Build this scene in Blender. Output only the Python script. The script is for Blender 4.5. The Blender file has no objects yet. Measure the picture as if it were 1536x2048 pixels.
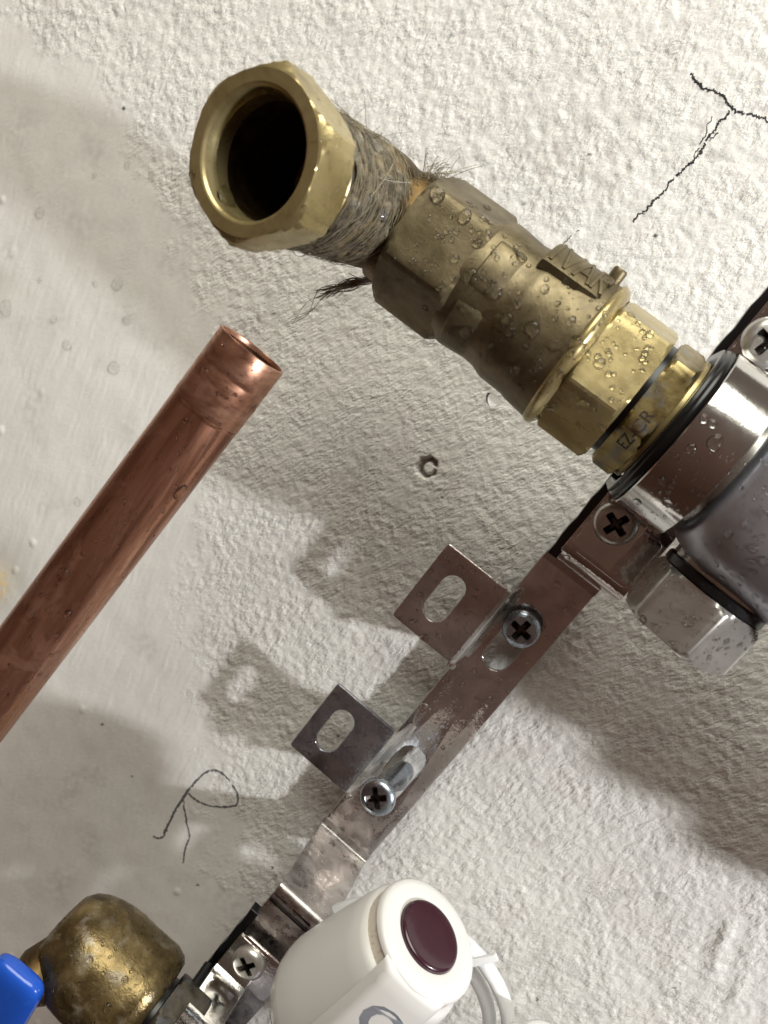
import bpy, bmesh, math, random
import numpy as np
from mathutils import Vector, Matrix

random.seed(7); RNG = np.random.default_rng(7)
scene = bpy.context.scene
col = scene.collection
S = 0.00075                      # metres per model unit
PI = math.pi

# ------------------------------------------------------------------ camera
FPX, CX, CY = 1537.0, 768.0, 1024.0          # focal length and centre in photo pixels
DIST = 384.0                                 # camera to wall, model units
_n = np.array([1180 - CX, CY - 830, FPX]); _n /= np.linalg.norm(_n)      # wall normal (inward) in camera axes
def _solve_up():
    best = None
    for a in np.linspace(0.3, 1.0, 1401):
        c, d = math.sin(a), math.cos(a)
        u = np.array([c, d, -(_n[0]*c + _n[1]*d)/_n[2]]); u /= np.linalg.norm(u)
        x, y = (930-CX)/FPX, (CY-1410)/FPX
        q = np.array([u[0]-x*u[2], u[1]-y*u[2]]); q /= np.linalg.norm(q)
        e = abs(q[0]-0.648)
        if best is None or e < best[0]: best = (e, u)
    return best[1]
_u = _solve_up()
_r = np.cross(_u, _n); _r = _r if _r[0] > 0 else -_r

def V(px, py, h):
    """point seen at a photo pixel, h units in front of the wall -> (a, -h, b)"""
    ray = np.array([(px-CX)/FPX, (CY-py)/FPX, 1.0])
    p = ray*(DIST-h)/(_n @ ray)
    return Vector((p @ _r, -h, p @ _u))
def project(a, h, b):
    d = DIST-h
    v = [a*_r[i] + b*_u[i] + d*_n[i] for i in range(3)]
    return CX+FPX*v[0]/v[2], CY-FPX*v[1]/v[2]
R_, U_, O_ = Vector((1,0,0)), Vector((0,0,1)), Vector((0,-1,0))

cam_d = bpy.data.cameras.new('camera'); cam = bpy.data.objects.new('camera', cam_d); col.objects.link(cam)
cam.matrix_world = Matrix(((_r[0], _r[1], -_r[2], 0), (_n[0], _n[1], -_n[2], -DIST*S), (_u[0], _u[1], -_u[2], 0), (0,0,0,1)))
cam_d.sensor_fit = 'VERTICAL'; cam_d.sensor_height = 24; cam_d.lens = 24*FPX/2048
cam_d.clip_start = 0.005; cam_d.clip_end = 50
cam_d.dof.use_dof = True; cam_d.dof.focus_distance = 318*S; cam_d.dof.aperture_fstop = 14
scene.camera = cam

# ------------------------------------------------------------------ world, lamps, exposure
world = bpy.data.worlds.new('World'); scene.world = world; world.use_nodes = True
bg = world.node_tree.nodes['Background']
def room_tone():                                   # unlit room: dark brown floor side, paler towards the ceiling
    t = world.node_tree; co = t.nodes.new('ShaderNodeTexCoord'); sx = t.nodes.new('ShaderNodeSeparateXYZ'); rp = t.nodes.new('ShaderNodeValToRGB'); mr = t.nodes.new('ShaderNodeMapRange')
    t.links.new(co.outputs['Generated'], sx.inputs[0]); t.links.new(sx.outputs['Z'], mr.inputs[0]); mr.inputs[1].default_value = -1; mr.inputs[2].default_value = 1
    t.links.new(mr.outputs[0], rp.inputs[0]); e = rp.color_ramp.elements; e.new(0.5)
    for el, p, c in zip(e, (0.1, 0.5, 0.95), ((0.26,0.13,0.085,1), (0.60,0.35,0.26,1), (0.85,0.68,0.56,1))): el.position = p; el.color = c
    t.links.new(rp.outputs[0], bg.inputs[0]); bg.inputs[1].default_value = 0.19
room_tone()
def lamp(name, kind, loc, energy, color, **kw):
    d = bpy.data.lights.new(name, kind); d.energy = energy; d.color = color
    for k, v in kw.items(): setattr(d, k, v)
    o = bpy.data.objects.new(name, d); col.objects.link(o); o.location = Vector(loc)*S
    return o
def aim(o, target):
    o.rotation_euler = (Vector(target)*S - o.location).to_track_quat('-Z', 'Y').to_euler()
TAB = V(785, 1225, 34)
key = lamp('work_lamp', 'POINT', TAB + Vector((1.72, -1, 0.90))*480, 20.0, (0.975, 0.985, 1.0), shadow_soft_size=26*S)
fill = lamp('added_fill', 'AREA', (-350, -900, 1500), 22.0, (1.0, 0.99, 0.88), shape='DISK', size=1500*S)  # added overhead fill, in place of light bounced off the ceiling
aim(fill, (0, 0, -80))
scene.view_settings.view_transform = 'Standard'; scene.view_settings.look = 'None'
scene.view_settings.exposure = 0.0; scene.view_settings.gamma = 1.0
scene.cycles.use_denoising = True
scene.cycles.max_bounces = 10; scene.cycles.transmission_bounces = 8
scene.cycles.caustics_reflective = False; scene.cycles.caustics_refractive = True
scene.cycles.sample_clamp_indirect = 4.0

# ------------------------------------------------------------------ materials
class NT:
    def __init__(s, name):
        s.m = bpy.data.materials.new(name); s.m.use_nodes = True; s.t = s.m.node_tree
        s.b = s.t.nodes['Principled BSDF']; s.co = s.t.nodes.new('ShaderNodeTexCoord')
        mp = s.t.nodes.new('ShaderNodeMapping'); mp.inputs['Scale'].default_value = (1/S,)*3
        s.t.links.new(s.co.outputs['Object'], mp.inputs[0]); s.mm = mp.outputs[0]
    def n(s, typ, **kw):
        x = s.t.nodes.new(typ)
        for k, v in kw.items(): setattr(x, k, v)
        return x
    def l(s, a, b): s.t.links.new(a, b)
    def stretch(s, sc):
        mp = s.n('ShaderNodeMapping'); mp.inputs['Scale'].default_value = sc; s.l(s.mm, mp.inputs[0]); return mp.outputs[0]
    def noise(s, scale, detail=4, rough=0.6, dist=0.0, vec=None):
        x = s.n('ShaderNodeTexNoise'); s.l(vec or s.mm, x.inputs['Vector'])
        x.inputs['Scale'].default_value = scale; x.inputs['Detail'].default_value = detail
        x.inputs['Roughness'].default_value = rough; x.inputs['Distortion'].default_value = dist
        return x.outputs['Fac']
    def ramp(s, fac, stops):
        x = s.n('ShaderNodeValToRGB'); s.l(fac, x.inputs[0]); e = x.color_ramp.elements
        while len(e) < len(stops): e.new(0.5)
        for i, (p, c) in enumerate(stops):
            e[i].position = p; e[i].color = tuple(c)+(1,) if len(c) == 3 else c
        return x.outputs[0]
    def rng(s, fac, a, b, lo, hi):
        x = s.n('ShaderNodeMapRange'); s.l(fac, x.inputs[0])
        for i, v in enumerate((a, b, lo, hi)): x.inputs[i+1].default_value = v
        return x.outputs[0]
    def mix(s, fac, a, b, mode='MIX'):
        x = s.n('ShaderNodeMix', data_type='RGBA', blend_type=mode)
        for sock, v in ((x.inputs[0], fac), (x.inputs[6], a), (x.inputs[7], b)):
            if hasattr(v, 'is_linked'): s.l(v, sock)
            else: sock.default_value = v if isinstance(v, float) else tuple(v)+(1,)
        return x.outputs[2]
    def bump(s, h, strength, dist):
        x = s.n('ShaderNodeBump'); x.inputs['Strength'].default_value = strength; x.inputs['Distance'].default_value = dist*S
        s.l(h, x.inputs['Height']); s.l(x.outputs[0], s.b.inputs['Normal'])
    def set(s, **kw):
        names = dict(color='Base Color', rough='Roughness', metal='Metallic', trans='Transmission Weight', ior='IOR', coat='Coat Weight', spec='Specular IOR Level', aniso='Anisotropic', sss='Subsurface Weight')
        for k, v in kw.items():
            sock = s.b.inputs[names[k]]
            if hasattr(v, 'is_linked'): s.l(v, sock)
            elif isinstance(v, tuple): sock.default_value = v+(1,) if len(v) == 3 else v
            else: sock.default_value = v
        return s
M = {}
def metal(name, stops, scale, rlo, rhi, bscale=0.9, bstr=0.25, bdist=0.12, stretch=None, spots=None, metalness=1.0):
    t = NT(name); vec = t.stretch(stretch) if stretch else None
    f = t.noise(scale, 6, 0.65, 0.6, vec)
    c = t.ramp(f, stops)
    r = t.rng(t.noise(scale*2.3, 4, 0.6, 0.2, vec), 0.3, 0.7, rlo, rhi)
    if spots:
        sc, thr, colr = spots
        g = t.rng(t.noise(sc, 4, 0.62, 0.5), thr-0.04, thr+0.16, 0, 1)
        c = t.mix(g, c, colr)
        mt = t.rng(g, 0, 1, metalness, metalness*0.45); t.set(metal=mt)
    else: t.set(metal=metalness)
    t.set(color=c, rough=r); t.bump(t.noise(bscale, 5, 0.7, 0, vec), bstr, bdist)
    M[name] = t.m
metal('brass_cast', [(0.28, (0.088,0.067,0.034)), (0.5, (0.172,0.138,0.076)), (0.72, (0.275,0.228,0.137))], 0.06, 0.34, 0.50, 1.1, 0.5, 0.16, spots=(0.07, 0.60, (0.11,0.085,0.05)), metalness=0.72)
metal('brass_bright', [(0.3, (0.28,0.215,0.09)), (0.55, (0.46,0.375,0.18)), (0.75, (0.54,0.455,0.25))], 0.05, 0.22, 0.40, 0.8, 0.25, 0.08, spots=(0.12, 0.62, (0.20,0.155,0.085)), metalness=0.66)
metal('brass_stained', [(0.3, (0.16,0.12,0.05)), (0.5, (0.32,0.25,0.11)), (0.7, (0.42,0.34,0.16))], 0.09, 0.25, 0.45, 0.7, 0.3, 0.1, spots=(0.16, 0.54, (0.16,0.18,0.20)))
metal('brass_wet', [(0.30, (0.07,0.05,0.022)), (0.5, (0.165,0.12,0.052)), (0.62, (0.28,0.21,0.095)), (0.8, (0.38,0.31,0.18))], 0.06, 0.16, 0.40, 0.22, 0.6, 0.6, spots=(0.09, 0.58, (0.24,0.21,0.16)), metalness=0.8)
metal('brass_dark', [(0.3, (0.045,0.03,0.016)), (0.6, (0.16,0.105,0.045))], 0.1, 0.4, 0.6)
metal('copper', [(0.30, (0.26,0.12,0.075)), (0.46, (0.43,0.21,0.135)), (0.60, (0.56,0.30,0.20)), (0.80, (0.68,0.42,0.31))], 0.10, 0.18, 0.40, 0.5, 0.14, 0.06, stretch=(1,1,0.10), spots=(0.04, 0.56, (0.17,0.08,0.05)), metalness=0.92)  # lengthwise streaks put reflection bands into the copper colour
metal('copper_clean', [(0.30, (0.30,0.145,0.09)), (0.46, (0.47,0.24,0.155)), (0.60, (0.60,0.34,0.235)), (0.78, (0.70,0.45,0.34))], 0.16, 0.24, 0.46, 1.2, 0.25, 0.06, stretch=(0.35,0.35,1.0), spots=(0.09, 0.60, (0.26,0.12,0.075)), metalness=0.9)
metal('copper_shaded', [(0.3, (0.05,0.022,0.012)), (0.7, (0.16,0.07,0.04))], 0.1, 0.45, 0.65)
metal('patina', [(0.35, (0.13,0.07,0.03)), (0.6, (0.22,0.20,0.12))], 0.4, 0.5, 0.7)
metal('zinc', [(0.28, (0.44,0.385,0.37)), (0.5, (0.60,0.54,0.52)), (0.72, (0.72,0.68,0.66))], 0.055, 0.06, 0.20, 0.06, 0.5, 0.9, metalness=0.93)
metal('zinc_wet', [(0.32, (0.36,0.34,0.33)), (0.5, (0.55,0.52,0.50)), (0.7, (0.72,0.70,0.67))], 0.10, 0.16, 0.55, 0.3, 0.4, 0.25)
metal('nickel', [(0.3, (0.46,0.45,0.42)), (0.7, (0.60,0.585,0.55))], 0.04, 0.20, 0.32, 0.5, 0.08, 0.05, metalness=0.72)
metal('chrome', [(0.3, (0.58,0.57,0.55)), (0.7, (0.70,0.69,0.67))], 0.03, 0.07, 0.16, 0.09, 0.25, 0.4)
metal('zinc_reflect_tint', [(0.28, (0.22,0.23,0.26)), (0.5, (0.40,0.41,0.45)), (0.72, (0.60,0.61,0.64))], 0.06, 0.07, 0.20, 0.06, 0.5, 0.9, metalness=0.9)  # same zinc for the lower tab, its dark bluish reflection put into the colour
metal('nickel_satin', [(0.3, (0.44,0.45,0.50)), (0.7, (0.56,0.57,0.62))], 0.03, 0.30, 0.40, 0.7, 0.12, 0.05, metalness=0.85)
metal('screw_pan', [(0.3, (0.50,0.48,0.45)), (0.7, (0.66,0.64,0.60))], 0.08, 0.26, 0.40, 0.7, 0.12, 0.05, metalness=0.72)
metal('screw_steel', [(0.3, (0.31,0.36,0.42)), (0.7, (0.52,0.58,0.64))], 0.2, 0.22, 0.36, 0.8, 0.1, 0.05)
metal('recess_shade', [(0.3, (0.035,0.028,0.024)), (0.7, (0.12,0.10,0.09))], 0.5, 0.3, 0.5)
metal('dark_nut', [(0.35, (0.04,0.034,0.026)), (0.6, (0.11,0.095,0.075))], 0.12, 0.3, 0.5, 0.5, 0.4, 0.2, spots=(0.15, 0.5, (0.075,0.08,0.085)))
def plastic(name, c, rough, c2=None, thr=0.6, sc=0.15, sss=0.0, coat=0.0):
    t = NT(name)
    if c2: t.set(color=t.mix(t.rng(t.noise(sc, 5, 0.7), thr, thr+0.12, 0, 1), c, c2))
    else: t.set(color=c)
    t.set(rough=rough, sss=sss, coat=coat); t.b.inputs['Subsurface Radius'].default_value = (0.002,0.0018,0.0015)
    t.bump(t.noise(0.8, 3), 0.05, 0.05); M[name] = t.m
plastic('white_plastic', (0.69,0.675,0.655), 0.38, (0.55,0.45,0.34), 0.66, 0.9)
plastic('white_dusty', (0.70,0.64,0.55), 0.6, (0.45,0.34,0.2), 0.56, 0.55)
plastic('burgundy', (0.034,0.007,0.015), 0.24, (0.05,0.015,0.022), 0.6, 0.6, coat=0.3)
plastic('blue_plastic', (0.012,0.085,0.50), 0.25, (0.02,0.12,0.55), 0.6, 0.2, coat=0.4)
plastic('cable_white', (0.84,0.85,0.86), 0.38)
plastic('print_grey', (0.22,0.23,0.26), 0.5)
plastic('rubber', (0.005,0.005,0.006), 0.28)
plastic('ink', (0.012,0.012,0.014), 0.6)
plastic('pencil', (0.14,0.14,0.145), 0.5)
plastic('engraving', (0.035,0.020,0.010), 0.7)
plastic('soot', (0.015,0.013,0.012), 0.8)
plastic('washer_grey', (0.30,0.31,0.32), 0.35)
def hemp_mat():
    t = NT('hemp'); t.set(color=t.ramp(t.noise(0.5, 4), [(0.3, (0.17,0.14,0.085)), (0.7, (0.42,0.37,0.27))]), rough=0.45); M['hemp'] = t.m
    t = NT('hemp_wet'); v = t.stretch((1,1,1)); t.set(color=t.ramp(t.noise(0.16, 6, 0.7, 1.0), [(0.35, (0.030,0.026,0.020)), (0.52, (0.13,0.105,0.062)), (0.7, (0.30,0.235,0.13))]), rough=t.rng(t.noise(0.3), 0.3, 0.7, 0.25, 0.65), coat=0.15)
    t.bump(t.noise(0.5, 5, 0.7, 0.5), 0.7, 0.5); M['hemp_wet'] = t.m
hemp_mat()
def water_mat(name, refr):
    t = NT(name); t.t.nodes.remove(t.b); out = t.t.nodes['Material Output']
    tr = t.n('ShaderNodeBsdfTransparent'); tr.inputs[0].default_value = (0.98,0.98,0.97,1)
    gl = t.n('ShaderNodeBsdfRefraction'); gl.inputs['IOR'].default_value = 1.33; gl.inputs['Roughness'].default_value = 0.0
    go = t.n('ShaderNodeBsdfGlossy'); go.inputs['Roughness'].default_value = 0.10
    lw = t.n('ShaderNodeFresnel'); lw.inputs[0].default_value = 1.33
    ge = t.n('ShaderNodeNewGeometry'); inv = t.n('ShaderNodeMath', operation='SUBTRACT'); inv.inputs[0].default_value = 1.0; t.l(ge.outputs['Backfacing'], inv.inputs[1])
    fr = t.n('ShaderNodeMath', operation='MULTIPLY'); t.l(lw.outputs[0], fr.inputs[0]); t.l(inv.outputs[0], fr.inputs[1])
    m1 = t.n('ShaderNodeMixShader'); m1.inputs[0].default_value = refr; t.l(tr.outputs[0], m1.inputs[1]); t.l(gl.outputs[0], m1.inputs[2])
    m2 = t.n('ShaderNodeMixShader'); t.l(fr.outputs[0], m2.inputs[0]); t.l(m1.outputs[0], m2.inputs[1]); t.l(go.outputs[0], m2.inputs[2])
    t.l(m2.outputs[0], out.inputs[0]); M[name] = t.m
water_mat('water', 0.9)
water_mat('water_film', 0.3)
def wall_mat():
    t = NT('wall_paint')
    at = t.n('ShaderNodeVertexColor', layer_name='stain')
    base = t.ramp(t.noise(0.035, 5, 0.6), [(0.3, (0.78,0.755,0.715)), (0.5, (0.83,0.815,0.775)), (0.7, (0.80,0.79,0.745))])
    base = t.mix(t.rng(t.noise(0.05, 3, 0.5), 0.55, 0.8, 0, 0.35), base, (0.76,0.68,0.66))
    base = t.mix(at.outputs['Alpha'], base, at.outputs['Color'])
    speck = t.rng(t.noise(0.30, 2, 0.4), 0.80, 0.84, 0, 0.6)
    base = t.mix(speck, base, (0.22,0.17,0.12))
    t.set(color=base, rough=t.rng(t.noise(0.2, 3), 0.3, 0.7, 0.42, 0.62), spec=0.4)
    rl = t.n('ShaderNodeAttribute', attribute_name='relief')
    mp = t.n('ShaderNodeMapping'); mp.inputs['Rotation'].default_value = (0, math.radians(-20), 0); t.l(t.mm, mp.inputs[0])
    m2 = t.n('ShaderNodeMapping'); m2.inputs['Scale'].default_value = (1.0, 1.0, 0.5); t.l(mp.outputs[0], m2.inputs[0])
    h1 = t.rng(t.noise(0.58, 3, 0.55, 0.12, m2.outputs[0]), 0.34, 0.66, 0, 1)
    x = t.n('ShaderNodeMath', operation='MULTIPLY'); t.l(h1, x.inputs[0]); t.l(rl.outputs['Fac'], x.inputs[1])
    y = t.n('ShaderNodeMath', operation='MULTIPLY_ADD'); t.l(t.noise(1.5, 3, 0.6), y.inputs[0]); y.inputs[1].default_value = 0.12; t.l(x.outputs[0], y.inputs[2])
    t.bump(y.outputs[0], 1.0, 0.44); M['wall_paint'] = t.m
wall_mat()

# ------------------------------------------------------------------ mesh helpers (all in model units, baked to metres)
def thing(name, label, cat, loc, group=None):
    o = bpy.data.objects.new(name, None); col.objects.link(o); o.location = Vector(loc)*S; o.empty_display_size = 0.01
    tag(o, label, cat, group); return o
def tag(o, label=None, cat=None, group=None, kind=None):
    for k, v in (('label', label), ('category', cat), ('group', group), ('kind', kind)):
        if v: o[k] = v
    return o
def obj(name, verts, faces, mat, parent=None, smooth=32, origin=None):
    root = parent
    while root is not None and root.parent is not None: root = root.parent
    org = (root.location.copy() if root else (Vector(origin)*S if origin is not None else Vector((0,0,0))))
    me = bpy.data.meshes.new(name)
    vs = [(v[0]*S-org[0], v[1]*S-org[1], v[2]*S-org[2]) for v in verts]
    me.from_pydata(vs, [], faces); me.update()
    bm = bmesh.new(); bm.from_mesh(me); bmesh.ops.recalc_face_normals(bm, faces=bm.faces); bm.to_mesh(me); bm.free()
    if smooth:
        me.polygons.foreach_set('use_smooth', [True]*len(me.polygons)); me.set_sharp_from_angle(angle=math.radians(smooth))
    me.materials.append(M[mat])
    o = bpy.data.objects.new(name, me); col.objects.link(o)
    if parent is not None: o.parent = parent
    else: o.location = org
    return o
def frame(origin, z, xhint=U_):
    z = Vector(z).normalized(); x = Vector(xhint) - z*Vector(xhint).dot(z); x.normalize(); y = z.cross(x)
    return Matrix(((x[0],y[0],z[0],origin[0]), (x[1],y[1],z[1],origin[1]), (x[2],y[2],z[2],origin[2]), (0,0,0,1)))
def loft(Mx, sections, n=96, close0=True, close1=True):
    """sections: (t, r) with r number or r(theta)"""
    vs, fs = [], []
    for t, r in sections:
        for i in range(n):
            a = 2*PI*i/n; rr = r(a) if callable(r) else r
            vs.append(Mx @ Vector((rr*math.cos(a), rr*math.sin(a), t)))
    for s in range(len(sections)-1):
        for i in range(n):
            j = (i+1) % n
            fs.append((s*n+i, s*n+j, (s+1)*n+j, (s+1)*n+i))
    if close0: fs.append(tuple(range(n-1, -1, -1)))
    if close1: fs.append(tuple(range((len(sections)-1)*n, len(sections)*n)))
    return vs, fs
def hexr(Rc, cap=None, phase=0.0, sides=6):
    ap = Rc*math.cos(PI/sides); st = 2*PI/sides; lim = min(Rc*0.988, cap if cap else 1e9)
    def f(a):
        q = ((a+phase+st/2) % st) - st/2
        return min(ap/math.cos(q), lim)
    return f
def hexbar(Rc, t0, t1, ch=2.2, phase=0.0, sides=6):
    k = 0.90
    return [(t0, hexr(Rc, Rc*k, phase, sides)), (t0+ch*0.5, hexr(Rc, Rc*(k+1)/2, phase, sides)), (t0+ch, hexr(Rc, None, phase, sides)),
            (t1-ch, hexr(Rc, None, phase, sides)), (t1-ch*0.5, hexr(Rc, Rc*(k+1)/2, phase, sides)), (t1, hexr(Rc, Rc*k, phase, sides))]
def tube(path, rad, n=10, taper=None, caps=True):
    vs, fs = [], []; P = [Vector(p) for p in path]; m = len(P); prev = None
    for i, p in enumerate(P):
        d = (P[min(i+1, m-1)] - P[max(i-1, 0)]).normalized()
        x = (prev - d*prev.dot(d)) if prev is not None else d.orthogonal()
        x.normalize(); prev = x; y = d.cross(x)
        r = rad[i] if isinstance(rad, (list, tuple)) else rad
        for k in range(n):
            a = 2*PI*k/n; vs.append(p + x*(r*math.cos(a)) + y*(r*math.sin(a)))
    for i in range(m-1):
        for k in range(n):
            j = (k+1) % n; fs.append((i*n+k, i*n+j, (i+1)*n+j, (i+1)*n+k))
    if caps: fs.append(tuple(range(n-1, -1, -1))); fs.append(tuple(range((m-1)*n, m*n)))
    return vs, fs
def spline(pts, k=8):
    P = [Vector(p) for p in pts]; P = [P[0]*2-P[1]] + P + [P[-1]*2-P[-2]]; out = []
    for i in range(1, len(P)-2):
        for q in range(k):
            t = q/k; a, b, c, d = P[i-1], P[i], P[i+1], P[i+2]
            out.append(0.5*((2*b) + (c-a)*t + (2*a-5*b+4*c-d)*t*t + (3*b-a-3*c+d)*t**3))
    out.append(P[-2]); return out
def curve_mesh(loops, depth, bevel=0.3):
    """2-D loops (outer first, then holes) -> plate mesh data centred on z=0"""
    cu = bpy.data.curves.new('tmp', 'CURVE'); cu.dimensions = '2D'; cu.fill_mode = 'BOTH'
    cu.extrude = depth/2-bevel; cu.bevel_depth = bevel; cu.bevel_resolution = 2; cu.offset = -bevel
    for lp in loops:
        sp = cu.splines.new('POLY'); sp.points.add(len(lp)-1); sp.use_cyclic_u = True
        for p, q in zip(sp.points, lp): p.co = (q[0], q[1], 0, 1)
    return _to_arrays(cu)
def _to_arrays(cu):
    o = bpy.data.objects.new('tmp', cu); col.objects.link(o)
    dg = bpy.context.evaluated_depsgraph_get(); me = bpy.data.meshes.new_from_object(o.evaluated_get(dg))
    vs = [v.co.copy() for v in me.vertices]; fs = [tuple(p.vertices) for p in me.polygons]
    bpy.data.objects.remove(o); bpy.data.meshes.remove(me); bpy.data.curves.remove(cu)
    return vs, fs
def text_mesh(s, size, depth, bevel=0.0, bold=0.0):
    cu = bpy.data.curves.new('tmp', 'FONT'); cu.body = s; cu.size = size; cu.extrude = depth/2; cu.bevel_depth = bevel; cu.offset = bold
    cu.align_x = 'CENTER'; cu.align_y = 'CENTER'; cu.resolution_u = 3
    return _to_arrays(cu)
def weld(vs, fs, d=1e-4):
    bm = bmesh.new(); bv = [bm.verts.new(v) for v in vs]
    for f in fs:
        try: bm.faces.new([bv[i] for i in f])
        except ValueError: pass
    bmesh.ops.remove_doubles(bm, verts=bm.verts, dist=d); bm.verts.index_update()
    out = [v.co.copy() for v in bm.verts], [tuple(v.index for v in f.verts) for f in bm.faces]; bm.free(); return out
def stadium(cx, cy, w, l, n=10, rev=True):
    r = w/2; e = max(l/2-r, 0.01); p = []
    for i in range(n+1): a = PI*i/n; p.append((cx+r*math.cos(a), cy+e+r*math.sin(a)))
    for i in range(n+1): a = PI+PI*i/n; p.append((cx+r*math.cos(a), cy-e+r*math.sin(a)))
    return p[::-1] if rev else p
def rrect(x0, y0, x1, y1, r, n=5):
    p = []
    for (cx, cy, a0) in ((x1-r, y1-r, 0), (x0+r, y1-r, PI/2), (x0+r, y0+r, PI), (x1-r, y0+r, 1.5*PI)):
        for i in range(n+1): a = a0+PI/2*i/n; p.append((cx+r*math.cos(a), cy+r*math.sin(a)))
    return p
def sheet(path, x0, x1, th, bev=0.35):
    """bent sheet: path = list of (Vector point) on its outer face in the (b,h) plane, extruded along a from x0 to x1"""
    P = [Vector((0, -h, b)) for b, h in path]; m = len(P); prof = []
    nor = []
    for i in range(m):
        d = (P[min(i+1, m-1)] - P[max(i-1, 0)]).normalized(); nor.append(Vector((1,0,0)).cross(d))
    rows = []
    for i in range(m):
        nn = nor[i]
        if i == 0 and nn.y > 0: pass
        o_, i_ = P[i], P[i] + nn*th
        rows.append([o_ + Vector((x0+bev,0,0)), o_ + Vector((x1-bev,0,0)), o_+nn*bev + Vector((x1,0,0)), i_-nn*bev + Vector((x1,0,0)),
                     i_ + Vector((x1-bev,0,0)), i_ + Vector((x0+bev,0,0)), i_-nn*bev + Vector((x0,0,0)), o_+nn*bev + Vector((x0,0,0))])
    vs = [v for r in rows for v in r]; fs = []
    for i in range(m-1):
        for k in range(8):
            j = (k+1) % 8; fs.append((i*8+k, i*8+j, (i+1)*8+j, (i+1)*8+k))
    fs.append(tuple(range(8))); fs.append(tuple(range((m-1)*8, m*8)))
    return vs, fs
def arcpath(pts, r=4, n=6):
    """round the corners of a (b,h) polyline"""
    out = [pts[0]]
    for i in range(1, len(pts)-1):
        p, a, b = Vector(pts[i]), Vector(pts[i-1]), Vector(pts[i+1])
        u, v = (a-p).normalized(), (b-p).normalized(); ca = max(-1, min(1, u.dot(v))); half = math.acos(ca)/2
        d = min(r/max(math.tan(half), 1e-3), (a-p).length*0.45, (b-p).length*0.45)
        s0, s1 = p+u*d, p+v*d
        for k in range(n+1):
            t = k/n; out.append(tuple(s0*(1-t)**2 + p*2*t*(1-t) + s1*t*t))
    out.append(pts[-1]); return out

# ------------------------------------------------------------------ wall
def vnoise(x, y, seed):
    rg = np.random.default_rng(seed); g = rg.uniform(0, 2*PI, (512, 512)); gx, gy = np.cos(g), np.sin(g)
    xi, yi = np.floor(x).astype(int), np.floor(y).astype(int); fx, fy = x-xi, y-yi
    u, v = fx*fx*fx*(fx*(fx*6-15)+10), fy*fy*fy*(fy*(fy*6-15)+10)
    def d(i, j):
        a, b = (xi+i) % 512, (yi+j) % 512
        return gx[a, b]*(fx-i)+gy[a, b]*(fy-j)
    return ((d(0,0)*(1-u)+d(1,0)*u)*(1-v) + (d(0,1)*(1-u)+d(1,1)*u)*v)*1.5
_c = [V(x, y, 0) for x, y in ((0,0), (1536,0), (0,2048), (1536,2048))]
A0, A1 = min(c.x for c in _c)-110, max(c.x for c in _c)+110
B0, B1 = min(c.z for c in _c)-110, max(c.z for c in _c)+110
STEP = 0.9
NA, NB = int((A1-A0)/STEP)+1, int((B1-B0)/STEP)+1
ga, gb = np.meshgrid(A0+STEP*np.arange(NA), B0+STEP*np.arange(NB))
gpx, gpy = project(ga, 0, gb)
def sm(x, a, b): t = np.clip((x-a)/(b-a), 0, 1); return t*t*(3-2*t)
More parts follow.
